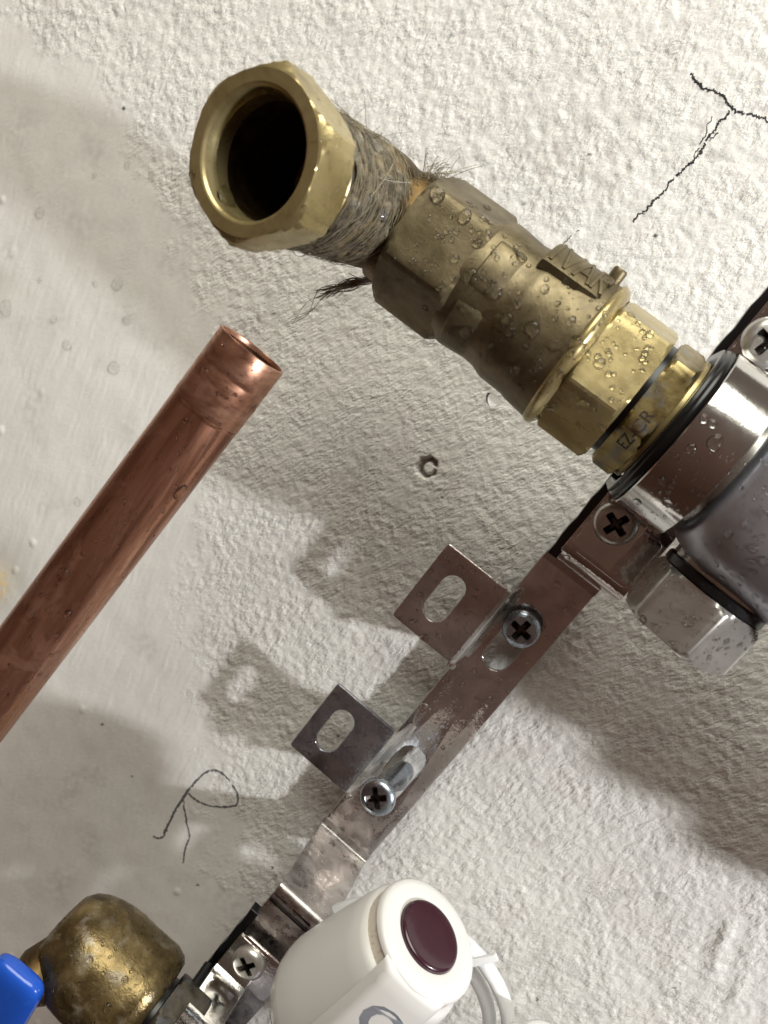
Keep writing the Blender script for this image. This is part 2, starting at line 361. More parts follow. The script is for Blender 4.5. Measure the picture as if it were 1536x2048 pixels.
def wall_height():
    n = vnoise
    wa = ga+1.6*n(ga/9, gb/9, 41); wb = gb+1.6*n(ga/9, gb/9, 42)
    ra, rb = wa*0.93+wb*0.36, wb*0.93-wa*0.36                       # bumps lean a little off the vertical
    st = n(ra/2.1, rb/3.9, 1)+0.55*n(ra/3.6+9, rb/5.2, 2)
    st = np.tanh(1.7*st)*0.5+0.25*n(ga/7, gb/9, 3)
    big = n(ga/45, gb/45, 4)*0.9+n(ga/16, gb/18, 5)*0.35
    amp = 0.55+0.5*np.clip(n(ga/24, gb/24, 6)+0.5, 0, 1.2)
    patch = sm(n(ga/17, gb/20, 13)+0.5*n(ga/7, gb/7, 14), -0.45, 0.35)
    rough = st*amp*0.60*(0.62+0.38*patch)+0.40*n(ga/4.6, gb/5.4, 15)
    sa, sb = wa*0.985+wb*0.17, wb*0.985-wa*0.17
    strokes = (n(sa/1.5, sb/30, 7)+0.6*n(sa/3.1, sb/50, 8))*0.13+n(ga/11, gb/14, 9)*0.12
    edge = n(ga/22, gb/22, 10)*70+n(ga/8, gb/8, 11)*25
    lim = np.interp(gpy, [-200, 60, 200, 360, 520, 700, 900, 1150, 1500, 1750, 2300], [-200, 40, 240, 300, 390, 430, 400, 380, 420, 470, 480])
    smooth = 1-sm(gpx+edge, lim-40, lim+45)
    global RELIEF
    RELIEF = (1-smooth*0.85)*(0.60+0.40*patch)
    h = rough*(1-smooth)+strokes*smooth+big*0.5
    # damp shadow side below the valve is flatter, drips of thick paint low on the right
    flat = np.exp(-((gpx-760)/330)**2-((gpy-800)/260)**2)*0.35
    h = h*(1-flat)
    for (x, y, r, d) in ((1440, 1890, 3.5, 1.6), (1428, 1935, 3.0, 1.5), (1455, 1860, 3.0, 1.3), (1475, 1985, 3.0, 1.2), (1500, 1900, 4, 0.9), (1340, 1960, 5, 0.9)):
        q = V(x, y, 0); h += d*np.exp(-(((ga-q.x)+0.3*(gb-q.z))/r)**2-((gb-q.z)/(r*2.2))**2)
    rg = np.random.default_rng(5)
    for _ in range(46):                                               # lumps and runs under the paint
        x, y = rg.uniform(0, 1536), rg.uniform(0, 2048); q = V(x, y, 0); r = rg.uniform(1.2, 2.6); d = rg.uniform(0.25, 0.7)
        i0, j0 = int((q.x-A0)/STEP), int((q.z-B0)/STEP); w = 12
        sl = (slice(max(j0-w, 0), j0+w), slice(max(i0-w, 0), i0+w))
        e = ((ga[sl]-q.x)/r)**2+((gb[sl]-q.z)/(r*1.25))**2
        h[sl] += d*np.exp(-e*e)
    q = V(853, 936, 0)
    rr = np.hypot((ga-q.x)/5.3, (gb-q.z)/5.8)+0.16*n(ga/2.6, gb/2.6, 12)
    h = np.where(rr < 1.6, h*sm(rr, 0.9, 1.6), h)
    h -= 9.0*(1-sm(rr, 0.80, 1.02))
    h += 7.8*(1-sm(np.hypot((ga-q.x-0.9)/3.7, (gb-q.z-0.5)/4.1), 0.75, 1.05))
    return h
WH = wall_height()
def wall_z(a, b):
    i = min(max((a-A0)/STEP, 0), NA-2); j = min(max((b-B0)/STEP, 0), NB-2); i0, j0 = int(i), int(j); u, v = i-i0, j-j0
    return float(WH[j0, i0]*(1-u)*(1-v)+WH[j0, i0+1]*u*(1-v)+WH[j0+1, i0]*(1-u)*v+WH[j0+1, i0+1]*u*v)
def build_wall():
    co = np.stack([ga*S, -WH*S, gb*S], -1).reshape(-1, 3).astype(np.float32)
    idx = np.arange(NA*NB).reshape(NB, NA)
    q = np.stack([idx[:-1,:-1], idx[:-1,1:], idx[1:,1:], idx[1:,:-1]], -1).reshape(-1, 4)
    me = bpy.data.meshes.new('wall'); me.vertices.add(len(co)); me.vertices.foreach_set('co', co.ravel())
    me.loops.add(q.size); me.loops.foreach_set('vertex_index', q.ravel().astype(np.int32))
    me.polygons.add(len(q)); me.polygons.foreach_set('loop_start', np.arange(0, q.size, 4, dtype=np.int32))
    me.update(); me.validate(); me.polygons.foreach_set('use_smooth', np.ones(len(q), bool))
    st = np.zeros((NB, NA, 4), np.float32)
    def paint(mask, c):
        k = np.clip(mask, 0, 1)[..., None]; st[..., :3] = st[..., :3]*(1-k)+np.array(c)*k; st[..., 3:] = np.maximum(st[..., 3:], k)
    n = vnoise
    # teal chalk line, rust bloom, orange patch, brownish damp marks
    d = np.abs((gpx-905)*0.905+(gpy-60)*0.425-0); along = sm(gpy, -60, 0)*(1-sm(gpy, 190, 260))
    paint(np.exp(-(d/11)**2)*along*np.clip(n(ga/2.4, gb/2.4, 21)*1.3-0.05, 0, 1)*0.55, (0.30, 0.55, 0.52))
    paint(np.exp(-(((gpx-560)*0.8+(gpy-560)*0.6)/16)**2)*np.exp(-((gpy-570)/80)**2)*np.clip(n(ga/2.4, gb/2.4, 22), 0, 1)*0.35, (0.30, 0.52, 0.50))
    paint(np.exp(-((gpx-1075)/60)**2-((gpy-310)/50)**2)*np.clip(0.5+n(ga/5, gb/5, 23), 0, 1)*0.42, (0.66, 0.45, 0.34))
    paint(np.exp(-((gpx-1150)/240)**2-((gpy-300)/190)**2)*np.clip(0.4+n(ga/9, gb/9, 24), 0, 1)*0.30, (0.74, 0.63, 0.52))
    paint(np.exp(-((gpx+2)/26)**2-((gpy-1165)/42)**2)*1.1*np.clip(0.8+0.6*n(ga/4, gb/4, 25), 0, 1), (0.78, 0.52, 0.20))
    paint(np.exp(-((gpx-0)/55)**2-((gpy-1150)/75)**2)*0.5, (0.86, 0.80, 0.60))
    paint(np.exp(-((gpx-1010)/150)**2-((gpy-1990)/140)**2)*np.clip(0.4+n(ga/9, gb/9, 26), 0, 1)*0.35, (0.72, 0.64, 0.42))
    paint(np.clip(n(ga/30, gb/30, 27)-0.2, 0, 1)*0.35*np.clip(0.5+n(ga/4, gb/4, 28), 0, 1), (0.74, 0.66, 0.58))
    for x, y, r in ((248, 217, 1.2), (204, 1449, 1.1), (263, 1553, 0.9), (395, 1770, 0.9), (1178, 310, 0.8), (1047, 410, 0.7), (1310, 470, 1.2), (690, 1450, 0.7), (676, 1472, 0.8), (884, 995, 0.8), (1432, 1480, 0.7), (1075, 2000, 1.2), (620, 1725, 0.9), (598, 1760, 0.7), (545, 1735, 0.9), (552, 1750, 0.8)):
        q = V(x, y, 0); paint((1-sm(np.hypot(ga-q.x, gb-q.z)+0.5*n(ga/0.9, gb/0.9, 29), r*0.6, r*1.1))*0.9, (0.04, 0.035, 0.03))
    ra = me.attributes.new('relief', 'FLOAT', 'POINT'); ra.data.foreach_set('value', RELIEF.ravel().astype(np.float32))
    at = me.color_attributes.new('stain', 'FLOAT_COLOR', 'POINT'); at.data.foreach_set('color', st.ravel())
    me.materials.append(M['wall_paint'])
    o = bpy.data.objects.new('wall', me); col.objects.link(o)
    tag(o, 'white painted plaster wall with stippled texture and brush strokes', 'wall', kind='structure')
    return o
wall = build_wall()

def stroke_patches(paths, width, keep, jit, mat, name, label):
    vs, fs = [], []; rg = random.Random(3)
    for path, wmul in paths:
        P = [V(x, y, 0) for x, y in path]; pts = spline(P, 30)
        L = 0; prev = None; run = []; thresh = 0
        dense = []
        for a, b in zip(pts, pts[1:]):
            k = max(1, int((b-a).length/0.4)); dense += [a.lerp(b, i/k) for i in range(k)]
        wob = 0
        for i, p in enumerate(dense[:-1]):
            d = (dense[i+1]-p).normalized(); sd = Vector((d.z, 0, -d.x))
            wob = wob*0.86+rg.uniform(-1, 1)*jit*0.5
            q = p+sd*wob; z = wall_z(q.x, q.z)
            loc = z-0.25*(wall_z(q.x+1.6, q.z)+wall_z(q.x-1.6, q.z)+wall_z(q.x, q.z+1.6)+wall_z(q.x, q.z-1.6))
            on = loc > keep
            if not on and run: run_to(vs, fs, run); run = []
            if on: run.append((q, sd, width*wmul*(0.35+0.8*rg.random()+0.6*min(1, max(0, loc*3))), z))
        if run: run_to(vs, fs, run)
    return tag(obj(name, vs, fs, mat, None, 0, origin=P[0]), label, 'mark')
def run_to(vs, fs, run):
    if len(run) < 2: return
    b = len(vs)
    for q, sd, w, z in run:
        for s in (-0.5, 0.5):
            e = q+sd*(w*s); vs.append(Vector((e.x, -(max(wall_z(e.x, e.z), z-0.2)+0.10), e.z)))
    for i in range(len(run)-1): fs.append((b+2*i, b+2*i+1, b+2*i+3, b+2*i+2))
stroke_patches([([(1380,148), (1408,172), (1440,188), (1462,212), (1490,228), (1520,235), (1560,252)], 1.15),
                ([(1460,222), (1432,252), (1405,296), (1372,335), (1335,368), (1310,395), (1290,420), (1262,443)], 1.0),
                ([(1395,302), (1440,262)], 0.5), ([(1425,232), (1385,320)], 0.45)],
               1.1, -0.14, 0.9, 'ink', 'marker_cross', 'black marker lines crossing like a T at upper right of wall')
stroke_patches([([(306,1674), (325,1672), (345,1630), (372,1585), (400,1555), (425,1540), (450,1550), (472,1578), (476,1600), (466,1612), (430,1612), (395,1600), (374,1584)], 1.0),
                ([(366,1592), (372,1640), (378,1670), (370,1700), (366,1728)], 0.9), ([(327,1668), (350,1622), (374,1582)], 1.1)],
               1.45, -0.13, 0.42, 'pencil', 'pencil_letter', 'handwritten pencil letter R on wall at lower left')
stroke_patches([([(1120,494), (1132,480), (1148,468), (1160,460)], 1.0)], 0.5, -0.1, 0.5, 'pencil', 'pencil_tick', 'faint short pencil tick on wall just above the brass valve')

# ------------------------------------------------------------------ common axes of the two rails
AXH = 99.0
KR = (DIST-AXH)/(DIST-90.0)                           # radii below were read off at 90 in front of the wall
p0, p1 = V(825, 480, AXH), V(1265, 790, AXH)
BU = (p0.z+p1.z)/2                                   # height of upper rail axis
AL, AR = p0.x, p1.x                                  # valve left and right ends
LEN = AR-AL
VX = frame((AL, -AXH, BU), R_, O_) @ Matrix.Diagonal((KR, KR, 1, 1))                   # local: x = out, y = ? , z = along the rail
def cyl(t, th, r, axis_b=None):
    """point on a rail: t from the valve's left end, th from 'out' turning up, radius r"""
    r = r*KR
    return Vector((AL+t, -(AXH+r*math.cos(th)), (BU if axis_b is None else axis_b)+r*math.sin(th)))
k = LEN/106.0

# ------------------------------------------------------------------ upper brass valve
valve = thing('brass_valve', 'dull brass valve body beaded with water below the open fitting', 'valve', (AL, -AXH, BU))
ph = math.radians(8)
obj('hex_end', *loft(VX, hexbar(28.0, 0, 31*k, 2.6, ph)+[(31.5*k, 24.0)], 144), 'brass_cast', valve, 24)
obj('body', *loft(VX, [(29*k, 24.6), (33*k, 25.4), (37*k, 25.2), (45*k, 24.4), (50*k, 24.8), (53*k, 25.9), (55*k, 26.4), (66*k, 26.7), (68*k, 27.3), (77*k, 28.2), (79*k, 28.4)], 96, False, False), 'brass_cast', valve, 40)
# cast panels left proud of the body between the hex and the bulge
for i, (c0, c1) in enumerate(((-75, -18), (-8, 40))):
    n = 14; vs, fs = [], []
    for j in range(n+1):
        th = math.radians(c0+(c1-c0)*j/n)
        for t, r in ((33*k, 24.0), (35*k, 25.75), (44*k, 25.3), (47*k, 24.0)): vs.append(cyl(t, th, r-(0.9 if j in (0, n) else 0)))
    for j in range(n):
        for q in range(3): fs.append((j*4+q, j*4+q+1, j*4+q+5, j*4+q+4))
    obj('cast_panel', vs, fs, 'brass_cast', valve, 35)
obj('collar', *loft(VX, [(77.5*k, 27.0), (78*k, 28.5), (79.2*k, 29.2), (80.2*k, 29.2), (81.8*k, 28.4), (83.4*k, 26.0)], 96, False, False), 'brass_bright', valve, 50)
obj('hex_end', *loft(VX, [(82.5*k, 24)]+hexbar(28.6, 83.2*k, 106*k, 1.6, math.radians(14)), 144), 'brass_bright', valve, 24)
def plaque():
    t0, t1, th0, th1 = 50*k, 75*k, math.radians(36), math.radians(74)
    n = 12; vs, fs = [], []
    ring = [(t0, 26.0), (t0+0.6, 28.6), (t0+1.8, 29.0), (t1-1.8, 29.0), (t1-0.6, 28.6), (t1, 26.0)]
    for j in range(n+1):
        th = th0+(th1-th0)*j/n
        for t, r in ring: vs.append(cyl(t, th, r-(2.8 if j in (0, n) else 0.0)))
    m = len(ring)
    for j in range(n):
        for q in range(m-1): fs.append((j*m+q, j*m+q+1, j*m+m+q+1, j*m+m+q))
    p = obj('name_plaque', vs, fs, 'brass_cast', valve, 38)
    def bar(a, b, w=1.7, z=0.65):
        d = Vector((b[0]-a[0], b[1]-a[1])); d.normalize(); s = Vector((-d.y, d.x))*w/2; vv = []
        L = (Vector(b)-Vector(a)).length; ns = 4
        rows = []
        for i in range(ns+1):
            c = Vector(a).lerp(Vector(b), i/ns)
            for off, zz in ((-1, 0), (-0.55, 1), (0.55, 1), (1, 0)):
                e = c+s*off; vv.append(cyl(t0+e.x, th0+e.y/30.0, 28.85+zz*z))
        ff = []
        for i in range(ns):
            for q in range(3): ff.append((i*4+q, i*4+q+1, i*4+5+q, i*4+4+q))
        ff += [(0, 1, 2, 3), (ns*4, ns*4+1, ns*4+2, ns*4+3)]
        return vv, ff
    Hh, y0 = 15.0, 3.2
    glyphs = {'I': [((2.6, y0), (2.6, y0+Hh))],
              'V': [((5.0, y0+Hh), (8.0, y0)), ((8.0, y0), (11.0, y0+Hh))],
              'A': [((11.6, y0), (14.4, y0+Hh)), ((14.4, y0+Hh), (17.2, y0)), ((12.6, y0+4), (16.2, y0+4))],
              'R': [((18.6, y0), (18.6, y0+Hh)), ((18.6, y0+Hh), (22.2, y0+Hh-1)), ((22.2, y0+Hh-1), (22.2, y0+8)), ((22.2, y0+8), (18.6, y0+7)), ((19.6, y0+7), (22.6, y0))]}
    for g, bars in glyphs.items():
        vs, fs = [], []
        for a, b in bars:
            v, f = bar(a, b); o = len(vs); vs += v; fs += [tuple(i+o for i in q) for q in f]
        obj('raised_letter', vs, fs, 'brass_cast', p, 30)
plaque()
th = math.radians(80); c = cyl(74*k, th, 27); obj('stud', *loft(frame(c, Vector((0, -math.cos(th), math.sin(th)))), [(0, 2.6), (5.0, 2.6), (5.8, 2.1)], 24), 'brass_cast', valve)

# ------------------------------------------------------------------ open compression elbow with hemp
NF = V(503, 308, 170); EC = Vector((AL-18, -AXH, BU)); NX = frame(NF, EC-NF, U_); ND = (EC-NF).normalized(); NL = (EC-NF).length
elbow = thing('brass_elbow', 'open brass fitting with hexagon mouth facing the viewer at top left', 'pipe fitting', EC)
Rn = 26.6
ph = math.radians(41)
nut = obj('mouth_nut', *loft(NX, [(10, 17.3), (5.0, 17.4), (4.2, 17.7), (1.0, 18.3), (0.25, 18.9), (0, 19.4), (0, 23.0), (0.35, hexr(Rn, 23.8, ph)), (1.3, hexr(Rn, 25.0, ph)), (2.8, hexr(Rn, None, ph)), (14.5, hexr(Rn, None, ph)), (16.2, hexr(Rn, 24.6, ph)), (17.4, hexr(Rn, 23.6, ph)), (18.4, 21.5), (21, 17)], 144, False, False), 'brass_bright', elbow, 15)
obj('bore', *loft(NX, [(9.5, 17.35), (20, 17.0), (44, 16.5), (46, 12)], 64, False, True), 'brass_dark', elbow)  # brass darkened here to paint the shade inside the mouth
obj('neck', *loft(NX, [(17.6, 21.4), (19.4, 22.4), (21.4, 21.6), (22.6, 19.8)], 64, False, False), 'brass_stained', elbow)
rr = random.Random(2)
secs = []
for i in range(20):
    t = 22.4+i*2.0; secs.append((t, (lambda a, i=i: 20.2+1.2*math.sin(i*2.1+a)+0.8*math.sin(3*a+i*1.3)+0.6*math.sin(7*a-i*2.0)+0.4*math.sin(13*a+i*0.7)+(0.0 if i < 18 else -1.6))))
obj('hemp_wrap', *loft(NX, secs, 96, False, True), 'hemp_wet', elbow, 60)
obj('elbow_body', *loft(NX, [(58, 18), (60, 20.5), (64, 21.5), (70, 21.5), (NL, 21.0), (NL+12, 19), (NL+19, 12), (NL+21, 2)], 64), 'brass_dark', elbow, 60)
obj('elbow_neck', *loft(frame(EC, R_), [(0, 20), (10, 20), (11, 21.5), (19, 21.5)], 64), 'brass_dark', elbow)  # elbow body and neck coloured dark to paint shade in the gap
def fibres():
    vs, fs = [], []; rg = random.Random(11)
    def add(path, r, n=4):
        v, f = tube(path, r, n); o = len(vs); vs.extend(v); fs.extend(tuple(i+o for i in q) for q in f)
    for i in range(260):                                               # strands wound round the thread
        t = rg.uniform(23, 59); a0 = rg.uniform(0, 2*PI); da = rg.uniform(0.5, 1.9); r = rg.uniform(20.2, 22.4); sl = rg.gauss(0, 5)
        path = []
        for q in range(9):
            u = q/8; a = a0+da*u; rr_ = r+0.6*math.sin(u*PI)*rg.random()
            path.append(NX @ Vector((rr_*math.cos(a), rr_*math.sin(a), t+sl*u+0.5*math.sin(5*u+i))))
        add(path, rg.uniform(0.05, 0.15))
    for i in range(70):                                               # loose ends, mostly on the upper side by the valve
        t = rg.uniform(26, 64); a = rg.gauss(0.1, 0.6); r = rg.uniform(19.5, 21.5)
        p = NX @ Vector((r*math.cos(a), r*math.sin(a), t)); nrm = (p-(NX @ Vector((0, 0, t)))).normalized()
        tang = nrm.cross(ND)*rg.choice((-1, 1)); L = rg.uniform(3, 9); path = []
        bend = Vector((rg.gauss(0, 1), rg.gauss(0, 1), rg.gauss(0, 1)))*0.8
        for q in range(7):
            u = q/6; path.append(p+nrm*(L*u*(0.30-0.22*u))+tang*(L*0.7*u)+ND*(L*0.45*u)+bend*(L*u*u)-U_*(1.5*u*u))
        add(path, rg.uniform(0.07, 0.16))
    for i in range(90):                                               # tuft squeezed out between elbow and valve
        a = rg.gauss(1.15, 0.22); p = cyl(rg.uniform(-7, 1), a, rg.uniform(20, 24)); nrm = Vector((0, -math.cos(a), math.sin(a)))
        L = rg.uniform(3, 9); b1 = Vector((rg.gauss(0, .8), rg.gauss(0, .5), rg.gauss(0, .8))); path = []
        for q in range(7):
            u = q/6; path.append(p+nrm*(L*0.5*u)+b1*(L*0.75*math.sin(u*2.2)*u)+Vector((-0.5*L*u+0.6*L*u*u, 0, 0)))
        add(path, rg.uniform(0.06, 0.15))
    o = obj('hemp_strands', vs, fs, 'hemp', elbow, 60); o['kind'] = 'stuff'
    vs, fs = [], []
    for i in range(60):                                               # wet tail hanging under the joint
        p = cyl(rg.uniform(-3, 1), math.radians(-75), rg.uniform(17, 22)); q1 = V(700+rg.gauss(0, 5), 568+rg.gauss(0, 5), AXH-8); q2 = V(655+rg.gauss(0, 14), 585+rg.gauss(0, 9), AXH-14)
        pts = [p, V(728+rg.gauss(0, 4), 562+rg.gauss(0, 4), AXH-6), q1]
        if i < 40: pts.append(q2)
        if i < 5: pts += [V(620+rg.gauss(0, 8), 615+rg.gauss(0, 8), AXH-20), V(585+rg.gauss(0, 8), 640+rg.gauss(0, 8), AXH-24)]
        v, f = tube(spline(pts, 5), rg.uniform(0.06, 0.20), 4); o2 = len(vs); vs += v; fs += [tuple(i_+o2 for i_ in q_) for q_ in f]
    o = obj('hemp_tail', vs, fs, 'hemp', elbow, 60); o['kind'] = 'stuff'
fibres()

# ------------------------------------------------------------------ end nut, upper rail, port plug
T0 = LEN+2.2
ph2 = math.radians(10)
endnut = thing('rail_end_nut', 'stained brass hexagon nut stamped with letters, between valve and clamp', 'nut', (AR, -AXH, BU))
obj('gasket', *loft(VX, [(LEN-0.5, 22.5), (T0+1, 22.5)], 64), 'rubber', endnut)
obj('hexagon', *loft(VX, hexbar(27.0, T0, T0+10.0, 1.6, ph2)+[(T0+10.4, 22.8), (T0+15, 22.8)], 144), 'brass_stained', endnut, 24)
obj('rim', *loft(VX, [(T0+9.6, 23.2), (T0+10.2, 24.8), (T0+11.6, 24.8), (T0+12.2, 23.0)], 72), 'brass_bright', endnut)

A_S = AR+2.2+18                                      # strap's left edge
SW = 18.5                                            # strap width
rail = thing('manifold_rail', 'upper chrome manifold rail with satin grey bulging body at right edge', 'manifold', (A_S+60, -AXH, BU))
t_ = A_S-AL
def sup(rx, n=2.6, flat=1.0):
    def f(a): return rx/((abs(math.cos(a))**n+abs(math.sin(a))**n)**(1/n))
    return f
obj('rail_tube', *loft(VX, [(T0+16, 24.5), (t_+SW+6, 24.5)], 64), 'nickel', rail)
obj('rail_body', *loft(VX, [(t_+SW+1.5, 24), (t_+SW+2.2, sup(27.5)), (t_+SW+4, sup(29.5)), (t_+SW+9, sup(32, 2.8)), (t_+SW+15, sup(33.8, 3.0)), (t_+SW+24, sup(34.4, 3.0)), (t_+SW+250, sup(34.4, 3.0))], 96), 'nickel_satin', rail, 50)

# ------------------------------------------------------------------ bracket
BW = 31.0
mc = [V(1110, 1182, 13), V(930, 1400, 16), V(750, 1612, 20)]
ACX = sum(p.x for p in mc)/3                         # bracket centre line
X0, X1 = ACX-BW/2, ACX+BW/2
b_top = V(1138, 1150, 13).z; b_bot = V(684, 1676, 20).z
HT, HB = 11.0, 16.0
PH = AXH-26.5                                        # face of the clamp seats
bracket = thing('mounting_bracket', 'shiny zinc bracket strip with slotted tabs running diagonally across wall', 'bracket', (ACX, -HT, (b_top+b_bot)/2))
def hm(b): return HB+(HT-HB)*(b-b_bot)/(b_top-b_bot)
def plate_frame():
    d = Vector((0, -(HT-HB), b_top-b_bot)).normalized(); z = R_.cross(d); z = z if z.y < 0 else -z
    return Matrix(((1, d[0], z[0], ACX), (0, d[1], z[1], -HB), (0, d[2], z[2], b_bot), (0,0,0,1)))
PF = plate_frame(); PFi = PF.inverted()
def onplate(px, py):
    h = 16.0
    for _ in range(5): p = V(px, py, h); h = hm(p.z)
    q = PFi @ V(px, py, h); return q.x, q.y
PLEN = (Vector((0, -(HT-HB), b_top-b_bot))).length
s1, s2 = onplate(1018, 1286), onplate(800, 1548)
loops = [[(-BW/2, 0), (BW/2, 0), (BW/2, PLEN), (-BW/2, PLEN)], stadium(s1[0], s1[1], 14.0, 33), stadium(s2[0]-0.5, s2[1], 15.0, 35)]
vs, fs = weld(*curve_mesh(loops, 2.6, 0.6)); obj('plate', [PF @ (v-Vector((0,0,1.3))) for v in vs], fs, 'zinc', bracket, 30)
# arms: bent strips that lift the clamp seats off the wall
b_up = BU-62
up = arcpath([(b_top-0.3, HT), (b_top+6, HT+1), (b_up+1, PH-2.5), (b_up+9, PH-2.5), (BU+66, PH-2.5)], 4)
obj('upper_arm', *sheet(up, X0, X1, 2.6), 'zinc', bracket, 30)
LS = V(498, 1925, PH)                                # lower clamp screw
BL = LS.z-43.5                                       # lower rail axis
b_lo = V(584, 1812, PH).z
lo = arcpath([(b_bot+0.3, HB), (b_bot-4, HB+0.6), (b_lo+2, PH-3), (b_lo-6, PH-3), (BL-30, PH-3)], 5)
obj('lower_arm', *sheet(lo, X0, X1, 2.6), 'zinc_wet', bracket, 30)
# slotted tabs on the left edge
for pts, sl in (([(900,1085), (785,1225), (895,1325), (1020,1185)], (889,1197)), ([(682,1362), (578,1487), (700,1590), (782,1462)], (671,1461))):
    th_ = 34.0
    q = [V(x, y, th_) for x, y in pts]
    l = (q[0].x+q[1].x)/2; r = (q[2].x+q[3].x)/2; t = (q[0].z+q[3].z)/2; b = (q[1].z+q[2].z)/2
    sc = V(sl[0], sl[1], th_)
    lp = [rrect(l, b, r, t, 1.6), stadium(sc.x, sc.z, 12.2, 25.5)]
    vs, fs = weld(*curve_mesh(lp, 2.2, 0.6))
    tab = obj('tab', [Vector((v.x, -th_-1.1+1.1-v.z, v.y)) for v in vs], fs, 'zinc' if pts[0][0] > 800 else 'zinc_reflect_tint', bracket, 30)
    hp = hm((t+b)/2); fx = V((pts[2][0]+pts[3][0])/2+17, (pts[2][1]+pts[3][1])/2+9, hp).x
    prof = [(r-0.4, th_+1.1), (r+1.2, th_+0.7), (r+2.2, th_-1.2), (fx-1.2, hp+2.6), (fx, hp+0.9), (fx+1.6, hp+0.35)]
    vs, fs = [], []
    for (x, h) in prof:
        for zz in (b+0.3, t-0.3): vs.append(Vector((x, -h, zz)))
    for (x, h) in prof:
        for zz in (b+0.3, t-0.3): vs.append(Vector((x-1.0, -h+1.2, zz)))
    m = len(prof)
    for i in range(m-1):
        fs.append((2*i, 2*i+1, 2*i+3, 2*i+2)); o = 2*m; fs.append((o+2*i, o+2*i+2, o+2*i+3, o+2*i+1))
        fs.append((2*i, 2*i+2, o+2*i+2, o+2*i)); fs.append((2*i+1, o+2*i+1, o+2*i+3, 2*i+3))
    fs += [(0, 2*m, 2*m+1, 1), (2*m-2, 2*m-1, 4*m-1, 4*m-2)]
    obj('tab_web', vs, fs, 'nickel', tab, 50)

# ------------------------------------------------------------------ clamps (strap over rubber) for both rails
def clamp(ab, bb, label, group):
    c = thing('pipe_clamp', label, 'clamp', (ab+SW/2, -PH, bb), group)
    def path(r, flare):
        p = []
        if flare: p += [(-56, PH+2.2), (-37, PH+2.2), (-33.5, PH+2.6), (-r-1.0, PH+6), (-r, PH+10)]
        else: p += [(-r, PH+3)]
        for i in range(33):
            a = PI*(1-i/32); p.append((r*math.cos(a), AXH+r*math.sin(a)))
        if flare: p += [(r, PH+10), (r+1.0, PH+6), (33.5, PH+2.6), (37, PH+2.2), (56, PH+2.2)]
        else: p += [(r, PH+3)]
        return [(bb+q[0], q[1]) for q in p]
    st = obj('strap', *sheet(path(30.0, True), ab, ab+SW, 2.0), 'chrome', c, 35)
    obj('rubber_liner', *sheet(path(26.6, False), ab-4.5, ab+SW+0.3, 3.4), 'rubber', c, 35)
    e = [(Vector((ab-1.6, -h, b))) for b, h in path(29.2, False)]
    obj('rubber_bead', *tube(e, 1.9, 10), 'rubber', c, 60)
    for s in (-1, 1):                                # rubber lip squeezed out along the bracket edge
        y0, y1 = sorted((bb+s*24, bb+s*66)); x0 = min(X0-3.2, ab-2); lp = [(x0+0.3*math.sin(i*1.9), y0+(y1-y0)*i/9) for i in range(10)]+[(X0+1.2, y1), (X0+1.2, y0)]
        vs, fs = weld(*curve_mesh([lp[::-1]], 6.0, 0.6)); obj('rubber_lip', [Vector((v.x, -PH+4.2-v.z, v.y)) for v in vs], fs, 'rubber', c, 35)
    # raised seat plate under each flange
    for s in (-1, 1):
        y0, y1 = sorted((bb+s*35, bb+s*58)); vs, fs = weld(*curve_mesh([rrect(X0+2.2, y0, X1-2.2, y1, 2.6)], 1.8, 0.45))
        obj('flange_plate', [Vector((v.x, -PH-2.9-v.z, v.y)) for v in vs], fs, 'zinc', c, 30)
    return c
AC = ACX-SW/2-5
clamp(AC, BU, 'upper clamp strap with black rubber holding the chrome rail beside brass valve', 'pipe clamps on the bracket')
clamp(AC-1, BL, 'lower clamp strap at the bottom edge beside the corroded brass fitting', 'pipe clamps on the bracket')

# ------------------------------------------------------------------ screws
def screw(p, axis, r, label, name, mat='screw_pan', shank=None, cat='screw', turn=0.4, dome=0.30, group=None):
    t = thing(name, label, cat, p, group); F = frame(p, axis, U_+R_*turn)
    def cross(k):
        w, Lx = 0.16*r, 0.58*r
        def f(a):
            ca, sa = abs(math.cos(a)), abs(math.sin(a)); m_, n_ = max(ca, sa), min(ca, sa)
            rr_ = Lx if n_*Lx < w else w/max(n_, 1e-6)
            rr_ = min(rr_, Lx) if n_*Lx < w else min(w/n_, Lx)
            return max(rr_, w*1.25)*k
        return f
    H = dome*r*1.7
    secs = [(-0.2, r*0.96), (0.18*H, r), (0.5*H, r*0.965), (0.78*H, r*0.86), (0.93*H, r*0.74), (H*0.99, r*0.66), (H, cross(1.06)), (H-0.03*r, cross(1.0)), (H-0.06*r, cross(0.98))]
    hd = obj('head', *loft(F, secs, 120, True, False), mat, t, 35)
    obj('recess', *loft(F, [(H-0.03*r, cross(1.02)), (H-0.20*r, cross(0.78)), (H-0.40*r, cross(0.5))], 120, False, True), 'recess_shade', hd, 35)  # near-black metal paints the shade inside the cross
    if shank:
        obj('shank', *loft(F, [(-shank, r*0.30), (-shank+2, r*0.5), (-3, r*0.5), (-0.8, r*0.62), (0, r*0.9)], 32), mat, t, 40)
    return t
p = V(1232, 1047, PH+4.2); p = Vector((p.x, -(PH+3.4), p.z)); screw(p, O_, 8.7, 'pan head cross screw on upper clamp flange below the chrome rail', 'clamp_screw', group='clamp screws', turn=0.35)
p = V(1535, 686, PH+4.2); p = Vector((p.x, -(PH+3.4), p.z)); screw(p, O_, 9.3, 'cross screw on upper clamp flange cut by the right edge', 'clamp_screw', group='clamp screws', turn=0.2)
p = V(498, 1925, PH+4.2); p = Vector((p.x, -(PH+3.4), p.z)); screw(p, O_, 8.5, 'cross screw on lower clamp flange left of the white actuator', 'clamp_screw', group='clamp screws', turn=0.5)
